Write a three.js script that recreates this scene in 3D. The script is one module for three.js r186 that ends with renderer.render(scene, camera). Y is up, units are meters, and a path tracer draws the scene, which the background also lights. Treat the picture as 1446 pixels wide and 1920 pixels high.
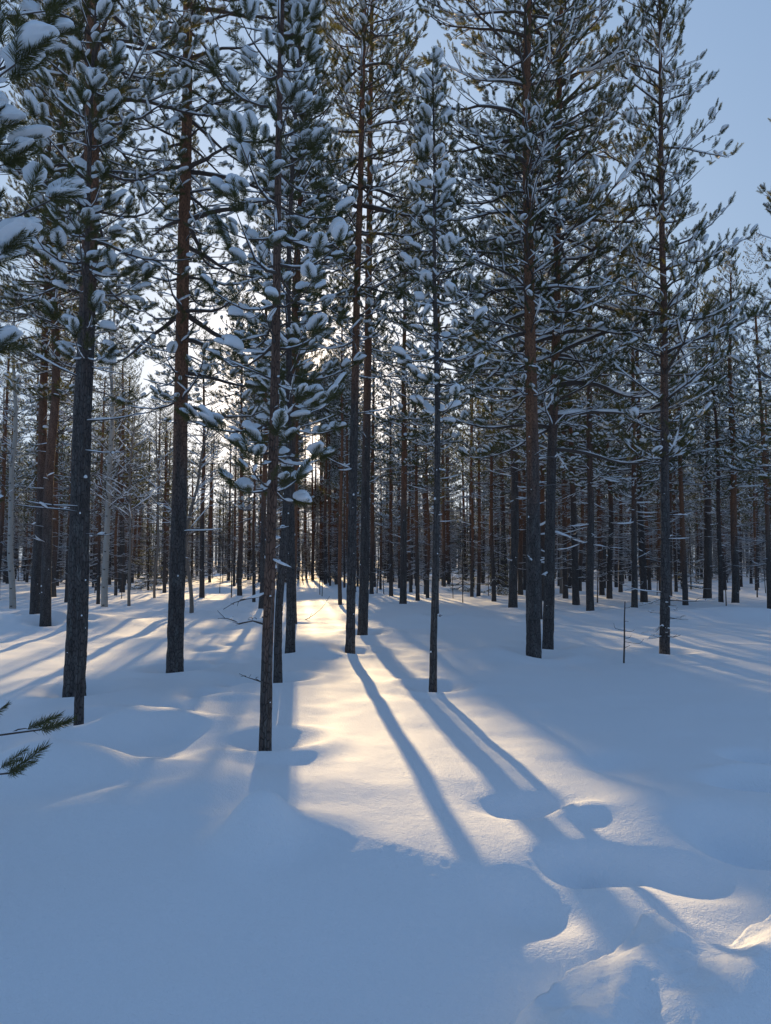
import * as THREE from 'three';
import { mergeGeometries, mergeVertices } from 'three/addons/utils/BufferGeometryUtils.js';

// ------------------------------------------------------------------ camera, sky, sun, exposure
const scene = new THREE.Scene();
const EYE = 1.6, PITCH = THREE.MathUtils.degToRad(3.72), FOCAL = 1371;           // FOCAL in pixels of the photograph
const camera = new THREE.PerspectiveCamera(70, 771 / 1024, 0.05, 2500);
camera.position.set(0, EYE, 0);
camera.rotation.set(PITCH, 0, 0);
scene.add(camera);

function sight(px, py) {                                                          // direction of a line of sight
  return new THREE.Vector3((px - 723) / FOCAL, (960 - py) / FOCAL, -1).applyAxisAngle(new THREE.Vector3(1, 0, 0), PITCH).normalize();
}
const SUN = sight(560, 752);
const EXPOSURE = 1.97;
const renderer = new THREE.WebGLRenderer({ antialias: true });
renderer.setSize(771, 1024);
renderer.toneMapping = THREE.LinearToneMapping;
renderer.toneMappingExposure = EXPOSURE;
renderer.shadowMap.enabled = true;

const sunLight = new THREE.DirectionalLight(new THREE.Color().setRGB(1, 0.715, 0.37), 3.6);
sunLight.position.copy(SUN).multiplyScalar(120);
sunLight.target.position.set(0, 0, 0);
sunLight.castShadow = true;
Object.assign(sunLight.shadow.camera, { left: -60, right: 60, top: 60, bottom: -60, near: 1, far: 300 });
sunLight.shadow.mapSize.set(4096, 4096);
scene.add(sunLight, sunLight.target);

function makeSky() {
  const W = 1024, H = 512, data = new Float32Array(W * H * 4);
  const mix = (a, b, t) => a + (b - a) * t;
  for (let j = 0; j < H; j++) {
    const el = ((j + 0.5) / H - 0.5) * Math.PI, y = Math.sin(el);
    for (let i = 0; i < W; i++) {
      const az = ((i + 0.5) / W - 0.5) * 2 * Math.PI;
      const x = Math.cos(az) * Math.cos(el), z = Math.sin(az) * Math.cos(el);
      const ang = Math.acos(Math.min(1, Math.max(-1, x * SUN.x + y * SUN.y + z * SUN.z))) * 57.2958;
      const up = Math.max(0, y), k = Math.pow(1 - up, 2.6);
      const zen = [0.13, 0.27, 0.555], hor = [0.37, 0.52, 0.71];
      const g1 = 4.6 * Math.exp(-ang / 4.2), g2 = 0.72 * Math.exp(-ang / 11.5), g3 = 0.62 * Math.exp(-ang / 40);
      const low = Math.pow(1 - up, 9) * Math.exp(-ang / 30);
      const c = [
        mix(zen[0], hor[0], k) + g1 * 1.0 + g2 * 0.95 + g3 * 0.78 + low * 0.4,
        mix(zen[1], hor[1], k) + g1 * 0.70 + g2 * 0.82 + g3 * 0.9 + low * 0.25,
        mix(zen[2], hor[2], k) + g1 * 0.42 + g2 * 0.70 + g3 * 0.9 + low * 0.12];
      for (let n = 0; n < 3; n++) data[(j * W + i) * 4 + n] = c[n] / 2.4;
      data[(j * W + i) * 4 + 3] = 1;
    }
  }
  const t = new THREE.DataTexture(data, W, H, THREE.RGBAFormat, THREE.FloatType);
  t.mapping = THREE.EquirectangularReflectionMapping;
  t.magFilter = THREE.LinearFilter; t.minFilter = THREE.LinearFilter;
  t.needsUpdate = true;
  return t;
}
scene.background = makeSky();
scene.environment = scene.background;

// ------------------------------------------------------------------ small helpers
const V = (x, y, z) => new THREE.Vector3(x, y, z);
const UP = V(0, 1, 0);
const lerp = (a, b, t) => a + (b - a) * t, clamp = (x, a = 0, b = 1) => Math.min(b, Math.max(a, x));
const smooth = (a, b, x) => { const t = clamp((x - a) / (b - a)); return t * t * (3 - 2 * t); };
function random(seed) {
  let a = (seed * 2654435761) | 0;
  return () => { a = (a + 0x6d2b79f5) | 0; let t = Math.imul(a ^ (a >>> 15), 1 | a); t = (t + Math.imul(t ^ (t >>> 7), 61 | t)) ^ t; return ((t ^ (t >>> 14)) >>> 0) / 4294967296; };
}
function hash(x, y, z) {
  let n = Math.imul(x, 374761393) ^ Math.imul(y, 668265263) ^ Math.imul(z, 1274126177);
  n = Math.imul(n ^ (n >>> 13), 1274126177); n = Math.imul(n ^ (n >>> 15), 2246822519);
  return ((n ^ (n >>> 16)) >>> 0) / 4294967296;
}
const fade = (t) => t * t * t * (t * (t * 6 - 15) + 10);
function noise3(x, y, z, px = 0, py = 0) {                                        // value noise, -1..1, periodic if px, py are given
  const X = Math.floor(x), Y = Math.floor(y), Z = Math.floor(z), u = fade(x - X), v = fade(y - Y), w = fade(z - Z);
  const wx = (i) => (px ? ((i % px) + px) % px : i), wy = (i) => (py ? ((i % py) + py) % py : i);
  const h = (a, b, c) => hash(wx(X + a), wy(Y + b), Z + c);
  const l = (a, b, t) => a + (b - a) * t;
  return 2 * l(l(l(h(0, 0, 0), h(1, 0, 0), u), l(h(0, 1, 0), h(1, 1, 0), u), v), l(l(h(0, 0, 1), h(1, 0, 1), u), l(h(0, 1, 1), h(1, 1, 1), u), v), w) - 1;
}
const noise2 = (x, y, s = 0) => noise3(x, y, s + 0.5);
const numbers = {};
function numbered(name) {
  const n = numbers[name] ?? 0; numbers[name] = n + 1;
  return n ? name + '_' + String(n).padStart(3, '0') : name;
}
function tag(o, label, category, group) {
  o.userData.label = label; o.userData.category = category;
  if (group) o.userData.group = group;
  return o;
}
function shaded(o) { o.traverse((m) => { if (m.isMesh) { m.castShadow = true; m.receiveShadow = true; } }); return o; }
function stuff(o) { o.userData.kind = 'stuff'; return o; }

// ------------------------------------------------------------------ materials
function canvasLike(n, m, f) {                                                    // DataTexture from a function of (i, j) giving 0..1 rgb
  const d = new Uint8Array(n * m * 4);
  for (let j = 0; j < m; j++) for (let i = 0; i < n; i++) {
    const c = f(i, j), o = (j * n + i) * 4;
    for (let k = 0; k < 3; k++) d[o + k] = clamp(Array.isArray(c) ? c[k] : c) * 255;
    d[o + 3] = 255;
  }
  const t = new THREE.DataTexture(d, n, m);
  t.wrapS = t.wrapT = THREE.RepeatWrapping; t.magFilter = THREE.LinearFilter; t.minFilter = THREE.LinearFilter; t.needsUpdate = true;
  return t;
}
function barkCells(u, v, nx, ny, s) {                                             // distance to the furrow between plates, periodic
  let a = 9, b = 9; const X = Math.floor(u), Y = Math.floor(v); let id = 0;
  for (let j = -1; j <= 1; j++) for (let i = -1; i <= 1; i++) {
    const cx = X + i, cy = Y + j, wx = ((cx % nx) + nx) % nx, wy = ((cy % ny) + ny) % ny;
    const dx = cx + hash(wx, wy, s) - u, dy = cy + hash(wx, wy, s + 7) - v, d = Math.hypot(dx, dy);
    if (d < a) { b = a; a = d; id = hash(wx, wy, s + 3); } else if (d < b) b = d;
  }
  return [b - a, id];
}
const BARK_N = 768;
const barkHeight = new Float32Array(BARK_N * BARK_N), barkTone = new Float32Array(BARK_N * BARK_N);
for (let j = 0; j < BARK_N; j++) for (let i = 0; i < BARK_N; i++) {
  const u = i / BARK_N, v = j / BARK_N;
  const wob = 0.35 * noise3(u * 16, v * 8, 3.5, 16, 8);
  const [e, id] = barkCells(u * 14 + wob, v * 9 + 0.5 * noise3(u * 10, v * 10, 8.5, 10, 10), 14, 9, 11);
  const fine = 0.5 * noise3(u * 90, v * 30, 1.5, 90, 30) + 0.5 * noise3(u * 200, v * 120, 2.5, 200, 120);
  barkHeight[j * BARK_N + i] = clamp(smooth(0.02, 0.32, e) * 0.75 + 0.2 * id + 0.12 * fine);
  barkTone[j * BARK_N + i] = clamp((0.35 + 0.65 * smooth(0.0, 0.25, e)) * (0.72 + 0.4 * id) * (1 + 0.35 * fine));
}
const barkMap = canvasLike(BARK_N, BARK_N, (i, j) => barkTone[j * BARK_N + i]);
const barkBump = canvasLike(BARK_N, BARK_N, (i, j) => barkHeight[j * BARK_N + i]);
const bark = new THREE.MeshStandardMaterial({ name: 'pine_bark', color: 0xffffff, vertexColors: true, map: barkMap, bumpMap: barkBump, bumpScale: 0.012, roughness: 0.95 });
const branchBark = new THREE.MeshStandardMaterial({ name: 'branch_bark', color: new THREE.Color().setRGB(0.085, 0.062, 0.05), roughness: 0.95 });
const deadWood = new THREE.MeshStandardMaterial({ name: 'dead_wood', color: new THREE.Color().setRGB(0.075, 0.062, 0.056), roughness: 0.95 });
const needleMat = new THREE.MeshPhysicalMaterial({ name: 'pine_needles', color: new THREE.Color().setRGB(0.115, 0.114, 0.033), roughness: 0.92, transmission: 0.77, thickness: 0, side: THREE.DoubleSide, specularIntensity: 0.4 });
const birchMap = canvasLike(256, 1024, (i, j) => {
  const u = i / 256, v = j / 1024;
  const dash = smooth(0.45, 0.62, noise3(u * 5, v * 60, 4.5, 5, 60)) * smooth(-0.1, 0.35, noise3(u * 9, v * 90, 5.5, 9, 90));
  const patch = smooth(0.5, 0.66, noise3(u * 3, v * 12, 6.5, 3, 12));
  const base = 0.78 + 0.1 * noise3(u * 20, v * 80, 7.5, 20, 80), k = 1 - 0.9 * Math.max(dash, patch);
  return [base * k, base * 0.96 * k, base * 0.9 * k];
});
birchMap.colorSpace = THREE.NoColorSpace;
const birchBark = new THREE.MeshStandardMaterial({ name: 'birch_bark', color: new THREE.Color().setRGB(0.5, 0.48, 0.45), map: birchMap, roughness: 0.8 });
const thinBirch = birchBark.clone(); thinBirch.name = 'young_birch_bark'; thinBirch.color.setRGB(0.27, 0.23, 0.2);
const SNOW_N = 1024;
const snowBump = canvasLike(SNOW_N, SNOW_N, (i, j) => {
  const u = i / SNOW_N, v = j / SNOW_N;
  return 0.5 + 0.2 * noise3(u * 64, v * 64, 1.5, 64, 64) + 0.22 * noise3(u * 150, v * 150, 2.5, 150, 150) + 0.25 * noise3(u * 340, v * 340, 3.5, 340, 340);
});
const snowMat = new THREE.MeshStandardMaterial({ name: 'snow', color: new THREE.Color().setRGB(0.86, 0.875, 0.89), roughness: 0.75, bumpMap: snowBump, bumpScale: 0.0045 });
const clumpMat = new THREE.MeshStandardMaterial({ name: 'snow_on_branches', color: new THREE.Color().setRGB(0.86, 0.875, 0.89), roughness: 0.8 });

// ------------------------------------------------------------------ the lie of the snow
const feet = [];                                                                  // trunks: [x, z, radius]
const mounds = [];                                                                // [x, z, radius x, radius z, height, turn]
function flatAt(px, py, y = 0) { const d = sight(px, py); return V(0, EYE, 0).addScaledVector(d, (y - EYE) / d.y); }
const crest = [[820, 1990], [905, 1925], [1000, 1868], [1040, 1832], [1095, 1808], [1140, 1782], [1175, 1742], [1205, 1722], [1230, 1726], [1262, 1758], [1305, 1780], [1355, 1772], [1400, 1750], [1446, 1724], [1560, 1680], [1750, 1640]]
  .map(([x, y]) => { const p = flatAt(x, y, 0.07); return [Math.atan2(p.x, -p.z), Math.hypot(p.x, p.z)]; });
function crestAt(az) {
  if (az <= crest[0][0]) return crest[0][1] - (crest[0][0] - az) * 4;
  for (let i = 1; i < crest.length; i++) if (az <= crest[i][0]) return lerp(crest[i - 1][1], crest[i][1], (az - crest[i - 1][0]) / (crest[i][0] - crest[i - 1][0]));
  return crest[crest.length - 1][1];
}
function mound(px, py, wx, wz, h, turn = 0, y = -0.05) { const p = flatAt(px, py, y); mounds.push([p.x, p.z, wx, wz, h, turn]); }
mound(484, 1575, 0.2, 0.19, 0.24, 0.1, 0.02);          // round hummock in the foreground
mound(575, 1580, 0.34, 0.22, 0.05);
mound(20, 1465, 0.32, 0.3, 0.17, 0, 0.02); mound(140, 1452, 0.36, 0.34, 0.2, 0, 0.04);
mound(300, 1530, 0.7, 0.28, 0.08, -0.5);
mound(275, 1370, 0.6, 0.35, 0.13, 0.3); mound(390, 1375, 0.5, 0.3, 0.06); mound(330, 1415, 0.55, 0.28, -0.07);
mound(230, 1400, 0.6, 0.3, -0.07); mound(400, 1480, 0.8, 0.3, 0.07, 0.3);
mound(985, 1540, 0.26, 0.16, -0.1, 0.1); mound(1085, 1562, 0.17, 0.13, 0.06);    // hollow where a clump of snow has dropped
mound(1160, 1462, 0.25, 0.25, -0.07);
mound(1105, 1690, 0.2, 0.16, -0.22, 0, -0.15); mound(1113, 1700, 0.05, 0.035, -0.14, 0, -0.2); mound(1085, 1706, 0.03, 0.03, -0.05, 0, -0.2);   // deep footprint
mound(1010, 1770, 0.25, 0.2, -0.1, 0.5, -0.2);
mound(1300, 1735, 0.3, 0.2, -0.09, 0.2, -0.2);
mound(1425, 1440, 0.22, 0.15, -0.24); mound(1400, 1482, 0.3, 0.15, 0.08); mound(1420, 1500, 0.24, 0.15, -0.24);
mound(1400, 1615, 0.24, 0.2, -0.24, 0.4); mound(1300, 1560, 0.6, 0.4, 0.08);
mound(960, 1240, 1.1, 0.7, 0.16); mound(1045, 1250, 0.7, 0.5, -0.04);
mound(830, 1165, 1.3, 0.7, 0.13); mound(700, 1195, 0.7, 0.5, 0.1); mound(780, 1180, 0.8, 0.4, -0.08);
mound(60, 1175, 2.6, 1.6, 0.34); mound(150, 1160, 1.2, 1.2, 0.12);
mound(620, 1235, 0.8, 0.6, 0.1); mound(1380, 1160, 2.4, 1.3, 0.22); mound(1200, 1200, 1.4, 0.9, 0.08);
mound(415, 1106, 1.1, 0.8, 0.3, 0, 0.1); mound(300, 1118, 2.2, 1.2, 0.1); mound(930, 1108, 3.5, 1.4, 0.22); mound(1250, 1112, 4, 1.6, 0.16);
for (const [x, y] of [[452, 1150], [418, 1158], [445, 1182], [396, 1186], [438, 1212], [385, 1222], [425, 1250], [372, 1262], [450, 1290], [385, 1310], [300, 1345], [345, 1385]]) mound(x, y, 0.22, 0.27, -0.13, 0.2);   // old trail
for (const [x, y] of [[432, 1166], [410, 1200], [408, 1236], [405, 1280], [440, 1325]]) mound(x, y, 0.35, 0.2, 0.06, 0.2);

function snowHeight(x, z) {
  const d = Math.hypot(x, z);
  let h = 0.1 * noise2(x * 0.16, z * 0.16, 1) + 0.05 * noise2(x * 0.42 + 3, z * 0.42, 2) + 0.4 * noise2(x * 0.03, z * 0.03, 9) * smooth(18, 60, d);
  h += 0.027 * noise2(x * 1.15, z * 1.5, 3) + 0.012 * noise2(x * 3.1, z * 3.4, 4) * smooth(40, 10, d);
  if (d < 14) h += (0.0017 * noise2(x * 8.5, z * 8.5, 5) + 0.0015 * noise2(x * 23, z * 23, 6)) * smooth(14, 8, d);
  h -= 0.25 * Math.pow(Math.max(0, clamp(4.1 - 0.45 * x, 3.5, 5.1) - d + 0.12 * noise2(x * 1.3, z * 1.3, 31)), 1.14) * smooth(1.5, -1.5, z);             // the snow falls away towards the viewer
  for (const [mx, mz, rx, rz, mh, turn] of mounds) {
    const dx = x - mx, dz = z - mz; if (Math.abs(dx) > 3.2 * Math.max(rx, rz) || Math.abs(dz) > 3.2 * Math.max(rx, rz)) continue;
    const c = Math.cos(turn), s = Math.sin(turn), u = (dx * c + dz * s) / rx, v = (-dx * s + dz * c) / rz;
    h += mh * Math.exp(-Math.pow(u * u + v * v, 1.15));
  }
  for (const [tx, tz, r] of feet) {
    const dx = x - tx, dz = z - tz; if (Math.abs(dx) > 2 || Math.abs(dz) > 2) continue;
    const q = Math.hypot(dx - 0.05, dz + 0.12) / (r + 0.2);
    h -= (0.07 + 0.5 * r) * Math.exp(-q * q) * 1.1; h += 0.035 * Math.exp(-Math.pow((q - 2.0) / 0.6, 2));
  }
  if (d < 5.2 && z < 0) {                                                         // broken bank at the right of the foreground
    const az = Math.atan2(x, -z), on = smooth(0.07, 0.2, az) * smooth(-0.2, -0.9, z);
    if (on > 0) {
      const edge = crestAt(az) + 0.045 * noise2(x * 8, z * 8, 21) + 0.02 * noise2(x * 22, z * 22, 22) + 0.008 * noise2(x * 55, z * 55, 28);
      const t = d - edge, peak = 0.05 * Math.exp(-Math.pow((az - 0.355) / 0.035, 2)) * Math.exp(-Math.pow(t / 0.16, 2));
      const top = 0.085 + peak + 0.05 * noise2(x * 3.2, z * 3.2, 23) + 0.022 * noise2(x * 8, z * 8, 24) + 0.006 * noise2(x * 22, z * 22, 26) + 0.002 * noise2(x * 60, z * 60, 27) + 0.07 * smooth(-0.05, -0.5, t) - 0.14 * smooth(-0.5, -1.2, t) + 0.04 * smooth(0.42, 0.5, az);
      const k = smooth(0.1, -0.03, t) * on;
      h = lerp(h, Math.max(h, top), k);
    }
  }
  return h;
}
function onSnow(px, py) {                                                         // where a line of sight meets the snow
  const d = sight(px, py), p = V(0, 0, 0); let t = 1.5;
  for (let i = 0; i < 4000; i++) {
    p.set(0, EYE, 0).addScaledVector(d, t);
    const gap = p.y - snowHeight(p.x, p.z);
    if (gap < 0.002 || t > 140) break;
    t += Math.max(0.002, gap * 0.35);
  }
  return p;
}

// ------------------------------------------------------------------ geometry builders
class Build {
  constructor() { this.p = []; this.n = []; this.u = []; this.c = []; this.i = []; }
  tube(pts, rad, sides, o = {}) {
    const base = this.p.length / 3, N = pts.length, t = V(), a = V(), b = V();
    let len = 0; const ref = Math.abs(pts[N - 1].y - pts[0].y) > 0.8 * pts[0].distanceTo(pts[N - 1]) ? V(1, 0, 0) : V(0, 1, 0);
    const around = o.around ?? 1, lengthScale = o.lengthScale ?? 1;
    for (let k = 0; k < N; k++) {
      t.subVectors(pts[Math.min(N - 1, k + 1)], pts[Math.max(0, k - 1)]).normalize();
      a.crossVectors(t, ref).normalize(); b.crossVectors(a, t).normalize();
      if (k) len += pts[k].distanceTo(pts[k - 1]);
      for (let s = 0; s <= sides; s++) {
        const w = (s % sides) / sides * Math.PI * 2, cx = Math.cos(w), sx = Math.sin(w);
        const r = o.shape ? o.shape(rad[k], w, len, k) : rad[k];
        const x = a.x * cx + b.x * sx, y = a.y * cx + b.y * sx, z = a.z * cx + b.z * sx;
        this.p.push(pts[k].x + x * r, pts[k].y + y * r, pts[k].z + z * r);
        this.n.push(x, y, z); this.u.push(s / sides * around, len * lengthScale);
        if (o.color) this.c.push(...o.color(len, w, k));
      }
    }
    const row = sides + 1;
    for (let k = 0; k < N - 1; k++) for (let s = 0; s < sides; s++) {
      const q = base + k * row + s; this.i.push(q, q + row, q + 1, q + 1, q + row, q + row + 1);
    }
    return this;
  }
  add(geometry, m) {
    const g = geometry, base = this.p.length / 3, v = V(), nm = new THREE.Matrix3().getNormalMatrix(m), P = g.attributes.position, Nn = g.attributes.normal;
    for (let k = 0; k < P.count; k++) {
      v.fromBufferAttribute(P, k).applyMatrix4(m); this.p.push(v.x, v.y, v.z);
      v.fromBufferAttribute(Nn, k).applyMatrix3(nm).normalize(); this.n.push(v.x, v.y, v.z); this.u.push(0, 0);
    }
    if (g.index) for (let k = 0; k < g.index.count; k++) this.i.push(base + g.index.getX(k)); else for (let k = 0; k < P.count; k++) this.i.push(base + k);
    return this;
  }
  done(smoothNormals) {
    const g = new THREE.BufferGeometry();
    g.setAttribute('position', new THREE.Float32BufferAttribute(this.p, 3));
    g.setAttribute('normal', new THREE.Float32BufferAttribute(this.n, 3));
    g.setAttribute('uv', new THREE.Float32BufferAttribute(this.u, 2));
    if (this.c.length) g.setAttribute('color', new THREE.Float32BufferAttribute(this.c, 3));
    g.setIndex(this.i);
    if (smoothNormals) g.computeVertexNormals();
    return g;
  }
  get empty() { return !this.i.length; }
}
function shootGeometry(n, width, seed, spreadAngle = 0.85) {                      // a unit shoot along +y, needles around it; needle reach about 0.33 of its length
  const R = random(seed), p = [], nn = [], idx = [];
  for (let k = 0; k < n; k++) {
    const y = 0.98 * (k + R()) / n, w = k * 2.39996 + R() * 0.8, ang = lerp(spreadAngle, 0.28, Math.pow(y, 2.5)) + (R() - 0.5) * 0.35, L = 0.31 * (0.75 + 0.4 * R()) * lerp(1, 0.8, y);
    const d = V(Math.sin(ang) * Math.cos(w), Math.cos(ang), Math.sin(ang) * Math.sin(w)), side = V().crossVectors(d, V(R() - 0.5, R() - 0.5, R() - 0.5)).normalize().multiplyScalar(width * (0.8 + 0.4 * R()));
    const o = V(0, y * 0.92, 0), tip = o.clone().addScaledVector(d, L), mid = o.clone().addScaledVector(d, L * 0.55).addScaledVector(UP, 0.012), nrm = V().crossVectors(side, d).normalize(), q = p.length / 3;
    for (const [c, s] of [[o, -0.6], [o, 0.6], [mid, -1], [mid, 1], [tip, 0]]) { p.push(c.x + side.x * s, c.y + side.y * s, c.z + side.z * s); nn.push(nrm.x, nrm.y, nrm.z); }
    idx.push(q, q + 1, q + 2, q + 1, q + 3, q + 2, q + 2, q + 3, q + 4);
  }
  const g = new THREE.BufferGeometry();
  g.setAttribute('position', new THREE.Float32BufferAttribute(p, 3)); g.setAttribute('normal', new THREE.Float32BufferAttribute(nn, 3));
  g.setAttribute('uv', new THREE.Float32BufferAttribute(new Float32Array(p.length / 3 * 2), 2)); g.setIndex(idx);
  return g;
}
const shootNear = [1, 2].map((s) => shootGeometry(150, 0.0075, s)), shootMid = [3, 4].map((s) => shootGeometry(90, 0.011, s)), shootFar = shootGeometry(34, 0.028, 5);
function clumpGeometry(detail, seed) {                                            // a pillow of snow about 2 long, 2 wide, 1.3 high, sitting at y = 0
  let g = new THREE.IcosahedronGeometry(1, detail); g.deleteAttribute('uv'); g.deleteAttribute('normal'); g = mergeVertices(g, 1e-4);
  const P = g.attributes.position, v = V();
  for (let k = 0; k < P.count; k++) {
    v.fromBufferAttribute(P, k);
    const n = 1 + 0.2 * noise3(v.x * 1.5 + seed * 7, v.y * 1.5, v.z * 1.5 + 0.3) + 0.1 * noise3(v.x * 3.4 + seed * 5, v.y * 3.4, v.z * 3.4);
    v.multiplyScalar(n);
    const q = Math.sign(v.x) * Math.pow(Math.abs(v.x), 0.85);
    v.x = q; v.y = v.y < 0 ? v.y * 0.42 + 0.06 * noise3(v.x * 5, v.z * 5, seed) : v.y; v.y -= 0.12 * v.x * v.x;
    P.setXYZ(k, v.x, v.y, v.z);
  }
  g.computeVertexNormals();
  g.setAttribute('uv', new THREE.Float32BufferAttribute(new Float32Array(P.count * 2), 2));
  return g;
}
const clumps = [1, 2, 3, 4, 5, 6].map((s) => clumpGeometry(3, s)), clumpsFine = [7, 8, 9, 10, 11].map((s) => clumpGeometry(6, s)), clumpFar = clumpGeometry(1, 12);
function twigGeometry(sides, seed) {
  const R = random(seed), pts = [], rad = [];
  for (let k = 0; k <= 5; k++) { const t = k / 5; pts.push(V(0.07 * Math.sin(t * 3) + 0.03 * (R() - 0.5) * t, t, -0.08 * t * (1 - t) * 4 * 0.5 + 0.03 * (R() - 0.5))); rad.push(lerp(1, 0.35, t)); }
  const g = new Build().tube(pts, rad.map((r) => r * 0.017), sides).done();
  return g;
}
const twigNear = twigGeometry(5, 1), twigFar = twigGeometry(3, 2);
function place(p, dir, sx, sy, sz, roll = 0) {                                    // +y of a shape along dir
  const q = new THREE.Quaternion().setFromUnitVectors(UP, dir);
  if (roll) q.multiply(new THREE.Quaternion().setFromAxisAngle(UP, roll));
  return new THREE.Matrix4().compose(p, q, V(sx, sy, sz));
}
function pillow(p, along, a, b, c) {                                              // x of a shape along a direction, y as upright as that allows
  const x = along.clone().normalize(), z = V().crossVectors(x, UP); if (z.lengthSq() < 1e-4) z.set(0, 0, 1); z.normalize();
  const y = V().crossVectors(z, x).normalize();
  return new THREE.Matrix4().makeBasis(x, y, z).scale(V(a, b, c)).setPosition(p);
}

// where the sun reaches the snow through gaps between the crowns: ellipses on the ground [x, z, rx, rz, turn, strength]
const gaps = [];
function gap(px, py, rx, rz, turn = 0, k = 1) { const p = onSnow(px, py), t = p.y / SUN.y; gaps.push([p.x - SUN.x * t, p.z - SUN.z * t, rx, rz, turn, k]); }
function openness(p) {
  const t = p.y / SUN.y, x = p.x - SUN.x * t, z = p.z - SUN.z * t; let m = 0;
  for (const [gx, gz, rx, rz, turn, k] of gaps) {
    const dx = x - gx, dz = z - gz, c = Math.cos(turn), s = Math.sin(turn), u = (dx * c + dz * s) / rx, v = (-dx * s + dz * c) / rz, q = u * u + v * v;
    if (q < 1.7) m = Math.max(m, k * smooth(1.7, 0.9, q));
  }
  return m;
}
gap(700, 1300, 0.75, 1.6, 0, 1); gap(760, 1400, 0.8, 1.2, -0.25, 1); gap(860, 1490, 0.85, 0.95, -0.3, 1); gap(960, 1540, 0.75, 0.4, -0.2, 1); gap(810, 1600, 0.6, 0.45, 0.2, 0.95);
gap(900, 1380, 0.7, 1.3, -0.6, 0.97); gap(1060, 1500, 0.5, 0.6, -0.5, 0.9); gap(720, 1225, 0.7, 1.4, 0, 0.95); gap(1090, 1570, 0.3, 0.25, 0, 1);
gap(600, 1140, 1.6, 5, 0, 1); gap(640, 1180, 0.9, 2.2, 0, 0.97);
gap(280, 1365, 0.95, 0.7, 0.3, 0.98); gap(240, 1400, 0.5, 0.3, 0, 0.95); gap(400, 1385, 0.6, 0.4, 0.2, 0.95); gap(430, 1310, 0.6, 0.9, 0.1, 0.96); gap(440, 1200, 0.8, 2.6, 0.1, 0.95); gap(300, 1510, 1.0, 0.7, -0.3, 1); gap(480, 1520, 0.6, 0.5, 0, 0.95); gap(430, 1500, 0.5, 0.3, 0, 0.9);
gap(60, 1235, 1.8, 1.6, 0.5, 0.99); gap(230, 1190, 1.3, 1.5, 0.6, 0.95); gap(330, 1165, 1.5, 1.4, 0.4, 0.9); gap(20, 1280, 0.8, 0.8, 0, 0.9); gap(60, 1480, 0.5, 0.3, 0, 0.95); gap(180, 1395, 0.5, 0.25, 0.2, 0.9);
gap(1340, 1195, 1.5, 0.8, -0.4, 0.93); gap(960, 1250, 0.9, 0.55, 0, 0.93); gap(1180, 1215, 0.9, 0.5, -0.4, 0.75); gap(830, 1200, 1.2, 1.2, -0.3, 0.8); gap(930, 1120, 5, 4, 0, 0.93); gap(1200, 1120, 6, 3, 0, 0.9); gap(250, 1115, 4.5, 3, 0.2, 0.9); gap(1400, 1115, 5, 3, 0, 0.85);
gap(1330, 1810, 0.8, 0.62, 0, 1); gap(1195, 1730, 0.3, 0.3, 0, 1); 

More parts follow.
